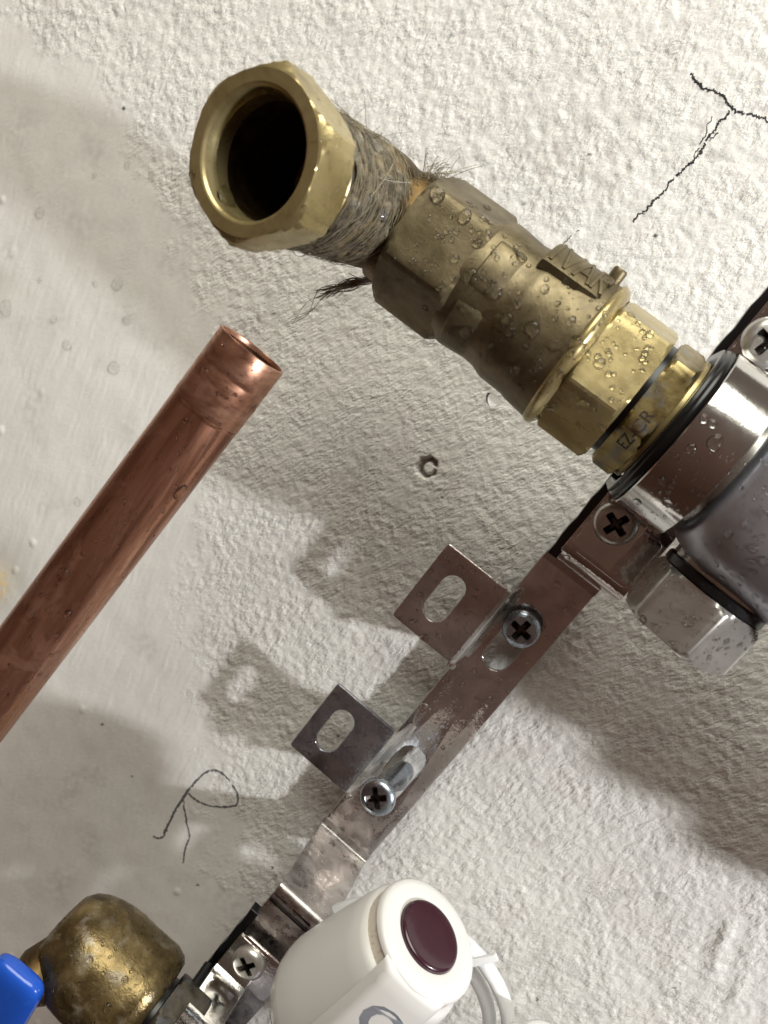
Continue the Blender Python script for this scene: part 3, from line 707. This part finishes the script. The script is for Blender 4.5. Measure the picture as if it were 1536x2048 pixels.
p = V(1043, 1257, 17); screw(p, O_+U_*0.06, 9.4, 'galvanised wall screw seated in the upper bracket slot', 'wall_screw', 'screw_steel', 18, dome=0.28, group='wall screws', turn=0.1)
pb, pt = V(802, 1548, 14), V(757, 1592, 50)
ws = screw(pt, pt-pb, 9.0, 'loose galvanised wall screw standing out of the lower bracket slot', 'wall_screw', 'screw_steel', (pt-pb).length+8, dome=0.26, group='wall screws', turn=0.9)
pw = V(795, 1556, 15); obj('wall_plug', *loft(frame(pw, pt-pb), [(-12, 5.5), (0, 5.8), (1.6, 6.4), (2.0, 6.2), (2.1, 3.4), (-3, 3.2)], 40, True, False), 'washer_grey', ws, 40)

# ------------------------------------------------------------------ hexagon plug under the rail body
pt_, pb_ = V(1414, 1180, AXH), V(1356, 1268, AXH)
def rail_plug(xa, label, ln=22.0):
    plug = thing('hexagon_plug', label, 'plug', (xa, -AXH, pb_.z), 'plugs under the upper rail')
    PP = frame((xa, -AXH, pt_.z+1), -U_, O_+R_*0.3)
    obj('seal_ring', *loft(PP, [(-3.4, 17), (-3.4, 19.0), (-2.6, 19.8), (0.2, 19.8), (0.5, 17)], 64, False, False), 'rubber', plug)
    obj('boss', *loft(frame((xa, -AXH, BU-28), -U_, O_), [(0, 18.6), (abs(BU-28-pt_.z)-1.5, 18.6), (abs(BU-28-pt_.z)-1.0, 17.5)], 64), 'nickel', plug)
    obj('hexagon', *loft(PP, [(0.3, 17.5)]+hexbar(21.8, 0.8, ln, 2.4, math.radians(20))+[(ln, 14)], 144), 'nickel', plug, 24)
PXa = (pt_.x+pb_.x)/2
rail_plug(PXa, 'chrome hexagon plug hanging below the manifold rail at right, wet')
for i in range(1, 6): rail_plug(PXa+30+43*i, 'further hexagon plug beyond the right edge, added unseen and kept shallow for its shadow', 13.0)  # unseen row added to cast the wall shadow below the rail
# ------------------------------------------------------------------ copper pipe
ce, cl = V(506, 698, 104), V(-90, 1492, 123)
cx_ = frame(ce, cl-ce, R_); CLn = (cl-ce).length
pipe = thing('copper_pipe', 'open copper pipe with cleaned end pointing up from left edge', 'pipe', cl)
Rp = 14.7
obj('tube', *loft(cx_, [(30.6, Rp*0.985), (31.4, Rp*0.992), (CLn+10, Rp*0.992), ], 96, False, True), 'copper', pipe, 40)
obj('cleaned_end', *loft(cx_, [(2.0, Rp-1.25), (0.5, Rp-1.2), (0, Rp-0.95), (0, Rp-0.2), (0.4, Rp+0.08), (12.4, Rp+0.03), (12.8, Rp-0.04), (13.2, Rp+0.05), (29.6, Rp+0.10), (30.2, Rp-0.05)], 96, False, False), 'copper_clean', pipe, 40)
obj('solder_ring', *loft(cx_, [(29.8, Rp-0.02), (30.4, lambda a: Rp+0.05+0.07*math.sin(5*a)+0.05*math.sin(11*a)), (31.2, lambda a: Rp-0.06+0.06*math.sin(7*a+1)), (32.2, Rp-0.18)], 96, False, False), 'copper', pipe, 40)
obj('inner_bore', *loft(cx_, [(1.8, Rp-1.24), (4, Rp-1.3), (120, Rp-1.42)], 64, False, True), 'copper_shaded', pipe, 40)  # darker copper paints the shade inside the pipe

# ------------------------------------------------------------------ lower brass drain valve with blue lever
lvR = V(300, 2022, AXH)
LA = lvR.x; LBz = BL
lv = thing('brass_drain_valve', 'wet corroded brass drain valve at bottom left corner', 'valve', (LA-40, -AXH, lvR.z))
LX = frame((LA, -AXH, lvR.z), -R_, O_)
def lump(seed, amp):
    def mk(r):
        def f(a): return r+amp*(math.sin(3*a+seed)*0.5+math.sin(5*a+seed*2.3)*0.35+math.sin(9*a-seed)*0.2)
        return f
    return mk
lm = lump(1.3, 0.45)
secs = [(0, 19)]+[(0.6, lm(22.5)), (3, lm(25.0)), (8, lm(26.6)), (14, lm(26.4)), (22, lm(26.2)), (30, lm(26.4)), (37, lm(25.8)), (43, lm(24.6)), (49, lm(22.6)), (54, lm(19.5)), (57, lm(15.5)), (58, lm(9))]
obj('body', *loft(LX, secs, 72), 'brass_wet', lv, 60)
nose = frame((LA-46, -AXH-6, lvR.z-8), Vector((-0.25, -0.95, -0.2)), U_)
obj('spindle_boss', *loft(nose, [(0, 13), (12, 13), (17, 10.5), (20, 10), (21, 6)], 48), 'brass_dark', lv, 40)
def lever():
    tip = V(44, 1940, 128); root = V(-52, 2118, 124); d = (root-tip).normalized(); x = V(100, 1985, 126)-V(10, 1928, 126); x.normalize()
    F = frame(tip, d, x); L = (root-tip).length; vs, fs = [], []; n = 40; secs = []
    for t, w, hh in ((0.0, 7.5, 2.2), (0.8, 10.2, 3.4), (2.2, 12.0, 4.2), (5, 13.2, 4.8), (9, 13.6, 5.0), (20, 13.4, 5.0), (L*0.6, 13, 5.0), (L, 12.0, 5.0)):
        for i in range(n):
            a = 2*PI*i/n; r = 1/((abs(math.cos(a))**3.4+abs(math.sin(a))**3.4)**(1/3.4))
            vs.append(F @ Vector((w*r*math.cos(a), hh*r*math.sin(a), t)))
    for s in range(7):
        for i in range(n): j = (i+1) % n; fs.append((s*n+i, s*n+j, (s+1)*n+j, (s+1)*n+i))
    fs += [tuple(range(n)), tuple(range(7*n, 8*n))]
    g = obj('lever', vs, fs, 'blue_plastic', lv, 60); tag(g, 'glossy blue plastic lever handle')
lever()
ln = thing('rail_end_nut', 'dark stained hexagon nut between drain valve and lower clamp', 'nut', (LA, -AXH, lvR.z))
obj('gasket', *loft(frame((LA, -AXH, lvR.z), R_, O_), [(-1, 17), (3, 17)], 48), 'rubber', ln)
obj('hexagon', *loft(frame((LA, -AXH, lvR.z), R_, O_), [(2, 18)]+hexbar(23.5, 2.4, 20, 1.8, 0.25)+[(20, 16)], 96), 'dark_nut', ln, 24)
lrail = thing('manifold_rail', 'lower chrome manifold rail mostly below the bottom edge', 'manifold', (ACX, -AXH, BL))
obj('rail_tube', *loft(frame((LA+18, -AXH, BL), R_, O_), [(0, 24), (ACX-LA+150, 24)], 64), 'nickel_satin', lrail)

# ------------------------------------------------------------------ white actuators
def actuator(pc, name, label, letter=True, group='white actuators on the lower rail'):
    t = thing(name, label, 'actuator', (pc.x, pc.y, pc.z-70), group)
    lean = Vector((0.10, -0.16, 1)).normalized()
    F = frame(pc, -lean, O_+R_*0.12)               # local x = front, z runs down from the cap
    def egg(r, front, n=2.3):
        def f(a):
            c_, s_ = math.cos(a), math.sin(a)
            return r/((abs(c_)**n+abs(s_)**n)**(1/n))*(1+front*max(c_, 0)**2)
        return f
    RC = 23.0
    obj('body', *loft(F, [(8, egg(20, 0)), (9.2, egg(23.6, 0.0)), (11.5, egg(24.8, 0.0)), (20, egg(25.6, 0.01)), (32, egg(26.8, 0.02)), (50, egg(28.2, 0.02)), (62, egg(28.8, 0.02)), (68, egg(28.2, 0.02)), (72, egg(26, 0.02)), (74, egg(21, 0.0))], 96), 'white_plastic', t, 60)
    obj('neck_band', *loft(F, [(1.0, 21), (1.6, RC-0.5), (9.5, RC+0.2), (10.5, 20)], 96), 'white_dusty', t, 40)
    cap = obj('cap', *loft(F, [(0.9, 13.7), (0.2, 13.9), (0, 14.5), (-0.15, 20.0), (0.15, 22.2), (1.2, RC+0.3), (2.8, RC+0.5), (3.2, RC-0.6)], 96, False, False), 'white_plastic', t, 40)
    obj('button', *loft(F, [(1.0, 13.8), (-0.7, 13.7), (-1.5, 13.2), (-1.8, 12.2), (-1.9, 7), (-1.9, 0.01)], 72, False, False), 'burgundy', t, 50)
    # front tongue carrying the printed letter
    vs, fs = [], []; W2 = 14.0; n = 10
    prof = [(0.6, 20.0), (1.4, RC+0.2), (3.2, RC+1.4), (9, RC+2.6), (24, RC+5.6), (46, RC+8.4), (62, RC+8.4), (64, 20.0)]
    for z, x in prof:
        for i in range(n+1):
            y = -W2+2*W2*i/n; e = abs(y)/W2; xx = x-1.4*e**2-(3.0*max(0, e-0.86)/0.14 if e > 0.86 else 0); vs.append(F @ Vector((xx, y, z)))
    m = n+1
    for i in range(len(prof)-1):
        for q in range(n): fs.append((i*m+q, i*m+q+1, (i+1)*m+q+1, (i+1)*m+q))
    tongue = obj('front_tongue', vs, fs, 'white_plastic', t, 50)
    if letter:
        v, f = text_mesh('C', 20, 0.25, 0, 0.7)
        vv = []
        for q in v:
            z = 21-q.y; xx = np.interp(z, [p_[0] for p_ in prof], [p_[1] for p_ in prof])-1.4*(q.x/W2)**2
            vv.append(F @ Vector((xx+0.15+q.z*0.2, -q.x, z)))
        obj('printed_letter', vv, f, 'print_grey', tongue, 0)
    return t
pc = V(858, 1872, 112)
actuator(pc, 'valve_actuator', 'white plastic actuator with burgundy button and grey letter at bottom centre')
pc2 = V(1118, 2165, 96)
actuator(pc2, 'valve_actuator', 'second white actuator just peeking over the bottom edge', False)

# ------------------------------------------------------------------ coiled white cable and tie
cc = V(806, 1992, 52)
def coil():
    pts = []; nt = 3.0; N = 130
    for i in range(N+1):
        u = i/N; a = 2*PI*nt*u+2.2; r = 38+6.6*nt*u+1.2*math.sin(3*a*0.37+1)+2.6*math.sin(a*0.33+u*5)
        pts.append(cc+R_*(r*1.0*math.cos(a))+U_*(r*0.98*math.sin(a))+O_*(-6+14*u+3*math.sin(a*0.9)+6*math.sin(a+0.6)))
    return tag(obj('coiled_cable', *tube(pts, 3.3, 14), 'cable_white', None, 60, origin=cc), 'white cable coiled behind the actuator on the wall', 'cable')
coil()
tp, tq = V(930, 1928, 72), V(988, 1898, 66)
d_ = (tq-tp).normalized()
vs, fs = weld(*curve_mesh([rrect(-1.0, -1.8, (tq-tp).length+1, 1.8, 0.8)], 1.6, 0.3)); Ft = frame(tp, O_, d_)
tag(obj('cable_tie', [Ft @ v for v in vs], fs, 'cable_white', None, 30, origin=tp), 'thin white cable tie round the coiled cable right of actuator', 'cable tie')

# ------------------------------------------------------------------ stamped text on the end nut
def stamp():
    a = math.radians(-22); nrm = Vector((0, -math.cos(a), math.sin(a)))
    v, f = text_mesh('EZ-CR', 6.2, 0.10)
    vv = []
    for q in v:
        # reads along the nut's circumference, upwards; wrapped on the hexagon's faces just proud of the metal
        th = a+q.x/25.0; r = hexr(27.0, None, ph2)(th_local(th))+0.08+q.z
        vv.append(cyl(T0+5.2-q.y, th, r))
    obj('stamped_letters', vv, f, 'engraving', endnut, 0)
_o = frame((0, 0, 0), R_, O_).to_3x3()
def th_local(th):
    d = _o.transposed() @ Vector((0, -math.cos(th), math.sin(th))); return math.atan2(d.y, d.x)
stamp()

# ------------------------------------------------------------------ water
bpy.context.view_layer.update()
dg = bpy.context.evaluated_depsgraph_get()
CAMP = cam.matrix_world.translation.copy()
def hit(px, py):
    d = (V(px, py, 0)*S-CAMP).normalized(); ok, loc, nrm, idx, ob, mt = scene.ray_cast(dg, CAMP, d)
    if not ok: return None
    if nrm.dot(d) > 0: nrm = -nrm
    root = ob
    while root.parent: root = root.parent
    return loc/S, nrm.normalized(), root, ob
def dropmesh(c, nrm, r, sag=0.0, hgt=0.55, seg=16, rings=9, seed=0):
    F = frame(c, nrm, -U_ if abs(nrm.dot(U_)) < 0.95 else R_); vs, fs = [], []
    for i in range(rings+1):
        p = PI*i/rings
        for j in range(seg):
            a = 2*PI*j/seg; x, y, z = math.sin(p)*math.cos(a), math.sin(p)*math.sin(a), math.cos(p)
            wob = 1+0.07*math.sin(2*a+seed)+0.05*math.sin(3*a+seed*1.7)
            X = r*wob*(x*(1+0.35*sag)+(0.35*sag*(1-x*x)*0.5)); Y = r*wob*y*(1-0.15*sag*(-x))
            Z = r*hgt*z*(1.0 if z > 0 else 0.35)*(1+0.3*sag*x)
            vs.append(F @ Vector((X, Y, Z)))
    for i in range(rings):
        for j in range(seg): k_ = (j+1) % seg; fs.append((i*seg+j, i*seg+k_, (i+1)*seg+k_, (i+1)*seg+j))
    v, f = weld(vs, fs, 1e-3); return v, f
def mmpx(loc): return (DIST+loc.y)/FPX*1.06
WHERE = {'brass_valve': ('clear water drop standing on the dull brass valve', 'drops on the brass valve'),
         'copper_pipe': ('clear water drop standing on the copper pipe', 'drops on the copper pipe'),
         'wall': ('clear water drop clinging to the painted wall', 'drops on the wall'),
         'mounting_bracket': ('clear water drop on the zinc bracket strip', 'drops on the bracket'),
         'manifold_rail': ('clear water drop on the satin chrome rail body', 'drops on the rail body'),
         'pipe_clamp': ('clear water drop on the upper clamp strap', 'drops on the clamp'),
         'hexagon_plug': ('clear water drop on the hexagon plug', 'drops on the plug'),
         'brass_elbow': ('clear water drop on the open brass fitting', 'drops on the elbow'),
         'clamp_screw': ('clear water drop on a clamp screw head', 'drops on the screws'),
         'brass_drain_valve': ('clear water drop on the corroded drain valve', 'drops on the drain valve')}
# (px, py, radius px, sag, height)
BIG = [(875,390,16,0,.6), (930,433,13,.4,.5), (968,437,9,.3,.6), (955,487,9,.2,.5), (978,464,6,0,.6), (894,462,7,0,.5), (904,480,6,0,.5), (945,461,6,0,.5), (980,446,6,0,.5),
       (910,518,9,0,.6), (866,528,5,0,.5), (988,511,6,0,.5), (943,553,13,.8,.5), (985,568,8,.3,.5), (995,587,11,.3,.5), (1045,512,12,.4,.5), (1014,637,12,0,.6), (1020,664,9,.2,.6), (1066,657,14,.2,.6),
       (1090,578,9,.3,.5), (1041,585,5,0,.5), (1033,607,5,0,.5), (933,664,12,.8,.6), (1031,738,12,.6,.5), (1054,692,6,0,.5), (1108,691,9,.3,.5), (1143,642,9,.5,.5), (1150,682,12,0,.6), (1142,705,7,0,.5), (1200,726,10,.5,.5), (1218,708,6,0,.5),
       (1217,748,7,0,.5), (1168,810,14,0,.6), (1196,794,6,0,.5), (1075,728,9,.4,.5), (1262,630,8,.5,.6), (1300,668,7,.5,.6), (1032,495,6,0,.5), (975,415,9,.5,.6),
       (362,984,15,.7,.55), (325,1022,6,.2,.6), (127,1147,15,0,.55), (61,1227,12,0,.55), (97,1221,7,0,.6), (137,1228,11,.3,.6), (505,820,10,.6,.5), (231,997,5,0,.5), (250,1002,5,0,.5), (262,1040,5,0,.5),
       (210,1120,5,0,.5), (236,1140,5,0,.5), (62,1275,6,0,.5), (116,1270,7,.3,.5), (102,1310,6,.2,.5), (80,1350,6,.3,.5), (22,1330,6,.2,.5), (14,1388,6,.3,.5), (340,940,5,0,.5), (310,870,5,0,.5),
       (80,425,14,.5,.55), (235,567,16,.6,.5), (228,735,16,.7,.5), (12,615,20,.6,.5), (190,568,8,0,.5), (80,560,8,.2,.5), (108,638,12,.2,.5), (255,640,12,.4,.45), (135,690,14,.3,.45), (155,1003,11,.6,.5), (305,352,12,.3,.4), (255,330,9,.9,.4), (188,352,7,0,.4),
       (1450,1595,12,.3,.5), (1230,1790,15,.6,.5), (1262,1785,12,.6,.5), (1325,1795,14,.6,.5), (1105,1680,12,.4,.5), (1360,1575,11,.3,.5), (1350,95,14,.2,.5), (1428,310,18,.2,.35), (1500,390,16,.6,.45), (950,1800,12,.3,.4), (1045,1505,11,.4,.5), (1345,1985,13,.5,.5),
       (945,1287,6,0,.5), (848,1413,10,.3,.6), (891,1358,8,.3,.6), (885,1455,7,0,.5), (928,1448,5,0,.5), (950,1340,5,0,.5), (925,1370,5,0,.5), (955,1397,5,0,.5), (886,1496,5,0,.5), (1115,1170,7,0,.5), (1132,1218,5,0,.5), (1135,1115,7,0,.5), (980,1397,5,0,.5), (1031,1178,8,.2,.7),
       (921,1135,6,0,.5), (946,1142,6,0,.5), (862,1143,6,0,.5), (832,1168,6,0,.5), (841,1190,7,0,.5), (848,1277,9,.3,.5), (902,1215,6,0,.5), (948,1195,5,0,.5), (733,1433,5,0,.5), (719,1463,5,0,.5), (730,1470,5,0,.5), (754,1464,5,0,.5), (717,1464,5,0,.5), (640,1461,6,0,.5),
       (1325,962,8,0,.5), (1345,970,7,.2,.5), (1430,885,14,.3,.5), (1382,897,9,0,.6), (1275,1003,8,.2,.5), (1335,1006,10,0,.6), (1425,848,8,0,.5), (1408,838,8,.2,.6),
       (1530,1030,8,0,.5), (1488,1047,7,0,.5), (1457,1033,6,0,.5), (1456,1067,8,0,.5), (1436,1085,6,0,.5), (1508,1096,8,.2,.5), (1530,1122,9,0,.5), (1432,1129,6,0,.5), (1366,1105,13,.6,.5), (1484,1156,6,0,.5), (1510,1192,6,0,.5), (1418,1007,8,0,.5), (1444,1155,6,0,.5), (1477,1171,5,0,.5),
       (1312,1257,9,.3,.5), (1380,1240,10,.9,.5), (1340,1290,8,.4,.5), (1453,1283,6,0,.5), (1418,1316,6,0,.5), (1480,1290,6,0,.5), (1284,1240,10,.4,.5),
       (527,180,9,.2,.5), (385,255,8,0,.5), (384,348,8,.2,.5), (610,415,6,0,.5), (1518,690,16,.1,.5), (1250,1055,8,0,.5),
       (452,392,24,.9,.35), (130,1800,8,.3,.6), (180,1920,8,.2,.6), (250,1960,9,.2,.6), (215,2015,10,.2,.6), (105,1985,8,.2,.6)]
nbig = 0; small = {}
def place_word(key_, x, y):
    if key_ == 'brass_valve':
        t = (x-825)*0.8+(y-480)*0.6
        return 'on the valve left hexagon' if t < 150 else 'on the valve middle body' if t < 330 else 'on the valve beside its collar' if t < 420 else 'on the bright right hexagon of the valve'
    if key_ == 'copper_pipe': return 'on the cleaned end of the copper pipe' if y < 900 else 'on the upper half of the copper pipe' if y < 1100 else 'on the lower part of the copper pipe'
    if key_ == 'wall':
        return ('on the wall left of the copper pipe' if x < 420 and 400 < y < 1400 else 'on the wall left of the open fitting' if x < 420 else 'on the wall by the marker lines' if y < 700 else 'on the wall right of the bracket')
    if key_ == 'mounting_bracket':
        if x < 800 and y < 1600 and (x-780)*0.755+(y-1462)*0.655 < 10: return 'on the lower slotted tab'
        if y < 1330 and (x-1020)*0.755+(y-1185)*0.655 < 10: return 'on the upper slotted tab'
        return 'on the bracket strip above the upper wall screw' if y < 1250 else 'on the bracket strip between the wall screws'
    return {'manifold_rail': 'on the satin rail body', 'pipe_clamp': 'on the upper clamp strap', 'hexagon_plug': 'on the hexagon plug', 'brass_elbow': 'on the open brass fitting', 'clamp_screw': 'on a clamp screw head', 'brass_drain_valve': 'on the corroded drain valve'}[key_]
for i, (x, y, r, sag, hg) in enumerate(BIG):
    q = hit(x, y)
    if q is None: continue
    loc, nrm, root, ob = q; key_ = root.name.split('.')[0]
    if key_ not in WHERE: continue
    w = key_ == 'wall'; rm = r*mmpx(loc)*(0.78 if w else 0.98); hg = hg*0.8 if w else hg
    v, f = dropmesh(loc, nrm if not w else (O_+nrm*0.25).normalized(), rm, sag, hg, seed=i)
    if r < 8: small.setdefault(key_, []).append((v, f, loc)); continue
    sz = 'large' if r >= 13 else 'medium' if r >= 10 else 'small'
    form = 'sagging' if sag >= 0.5 else 'oval' if sag >= 0.2 else 'round'
    tag(obj('water_drop', v, f, 'water_film' if w else 'water', None, 60, origin=loc), '%s %s clear water drop %s' % (sz, form, place_word(key_, x, y)), 'water drop', WHERE[key_][1]); nbig += 1
for key_, L in small.items():
    vs, fs = [], []
    for v, f, loc in L: o = len(vs); vs += v; fs += [tuple(j+o for j in e) for e in f]
    tag(obj('water_beads', vs, fs, 'water_film' if key_ == 'wall' else 'water', None, 60, origin=L[0][2]), 'scattered small beads of water '+place_word(key_, 0, 0).split(' ', 1)[0]+' the '+key_.replace('_', ' '), 'water', kind='stuff')
# pendant drops under edges
for x, y, r, h, lab in ((600,497,15,112,'pendent water drop hanging under the open brass fitting'), (990,797,17,72,'wide water drop hanging under the valve body'), (1052,818,14,76,'water drop hanging under the valve collar'),
                     (1365,1303,13,92,'drop hanging at the lower left corner of the hexagon plug'), (1420,1336,12,92,'drop hanging at the bottom of the hexagon plug'), (905,1330,10,36,'drop hanging below the lower corner of the upper tab'), (700,1592,8,36,'small drop hanging below the lower tab')):
    c = V(x, y, h); rm = r*mmpx(c); vs, fs = [], []
    v, f = dropmesh(c, -U_, rm, 0, 1.0, seed=x)
    tag(obj('water_drop', v, f, 'water', None, 60, origin=c), lab, 'water drop', 'hanging drops')
# fine beading, too small to count
def beads(region, n, rlo, rhi, only, name, label):
    vs, fs = [], []; rg = random.Random(hash(label) % 1000 if False else len(label)*7+n)
    org = None
    for i in range(n):
        u, w = rg.random(), rg.random(); (x0, y0), (x1, y1), (x2, y2) = region
        x, y = x0+(x1-x0)*u+(x2-x0)*w, y0+(y1-y0)*u+(y2-y0)*w; q = hit(x, y)
        if q is None or q[2].name.split('.')[0] not in only: continue
        if q[3].name.startswith('lever'): continue
        loc, nrm, root, ob = q; r = (rlo+(rhi-rlo)*rg.random()**2.5)*mmpx(loc)
        v, f = dropmesh(loc, nrm, r, rg.random()*0.3, 0.55, 8, 5, i); o = len(vs); vs += v; fs += [tuple(j+o for j in e) for e in f]
        org = org or loc
    if vs: tag(obj(name, vs, fs, 'water', None, 60, origin=org), label, 'water', kind='stuff')
beads(((880,360), (1330,680), (740,570)), 420, 1.5, 7, ('brass_valve',), 'water_beads', 'fine water beading on the dull brass valve')
beads(((440,650), (570,745), (-20,1270)), 260, 1.3, 5.5, ('copper_pipe',), 'water_beads', 'fine water beading on the copper pipe')
beads(((900,1085), (1020,1185), (785,1225)), 190, 1.3, 4.2, ('mounting_bracket',), 'water_beads', 'fine water beading on the upper slotted tab')
beads(((680,1362), (780,1462), (578,1487)), 190, 1.3, 4.2, ('mounting_bracket',), 'water_beads', 'fine water beading on the lower slotted tab')
beads(((1030,1180), (1190,1180), (680,1640)), 130, 1.2, 3.5, ('mounting_bracket',), 'water_beads', 'fine water beading along the bracket strip')
beads(((1300,900), (1536,900), (1300,1340)), 420, 1.3, 5, ('manifold_rail', 'hexagon_plug', 'pipe_clamp', 'clamp_screw'), 'water_beads', 'fine water beading on the chrome rail and plug')
beads(((20,1790), (360,1790), (20,2048)), 240, 1.5, 5, ('brass_drain_valve',), 'water_beads', 'fine water beading on the corroded drain valve')
beads(((620,160), (820,160), (620,520)), 120, 1.3, 4, ('brass_elbow',), 'water_beads', 'fine water beading on the wet hemp')
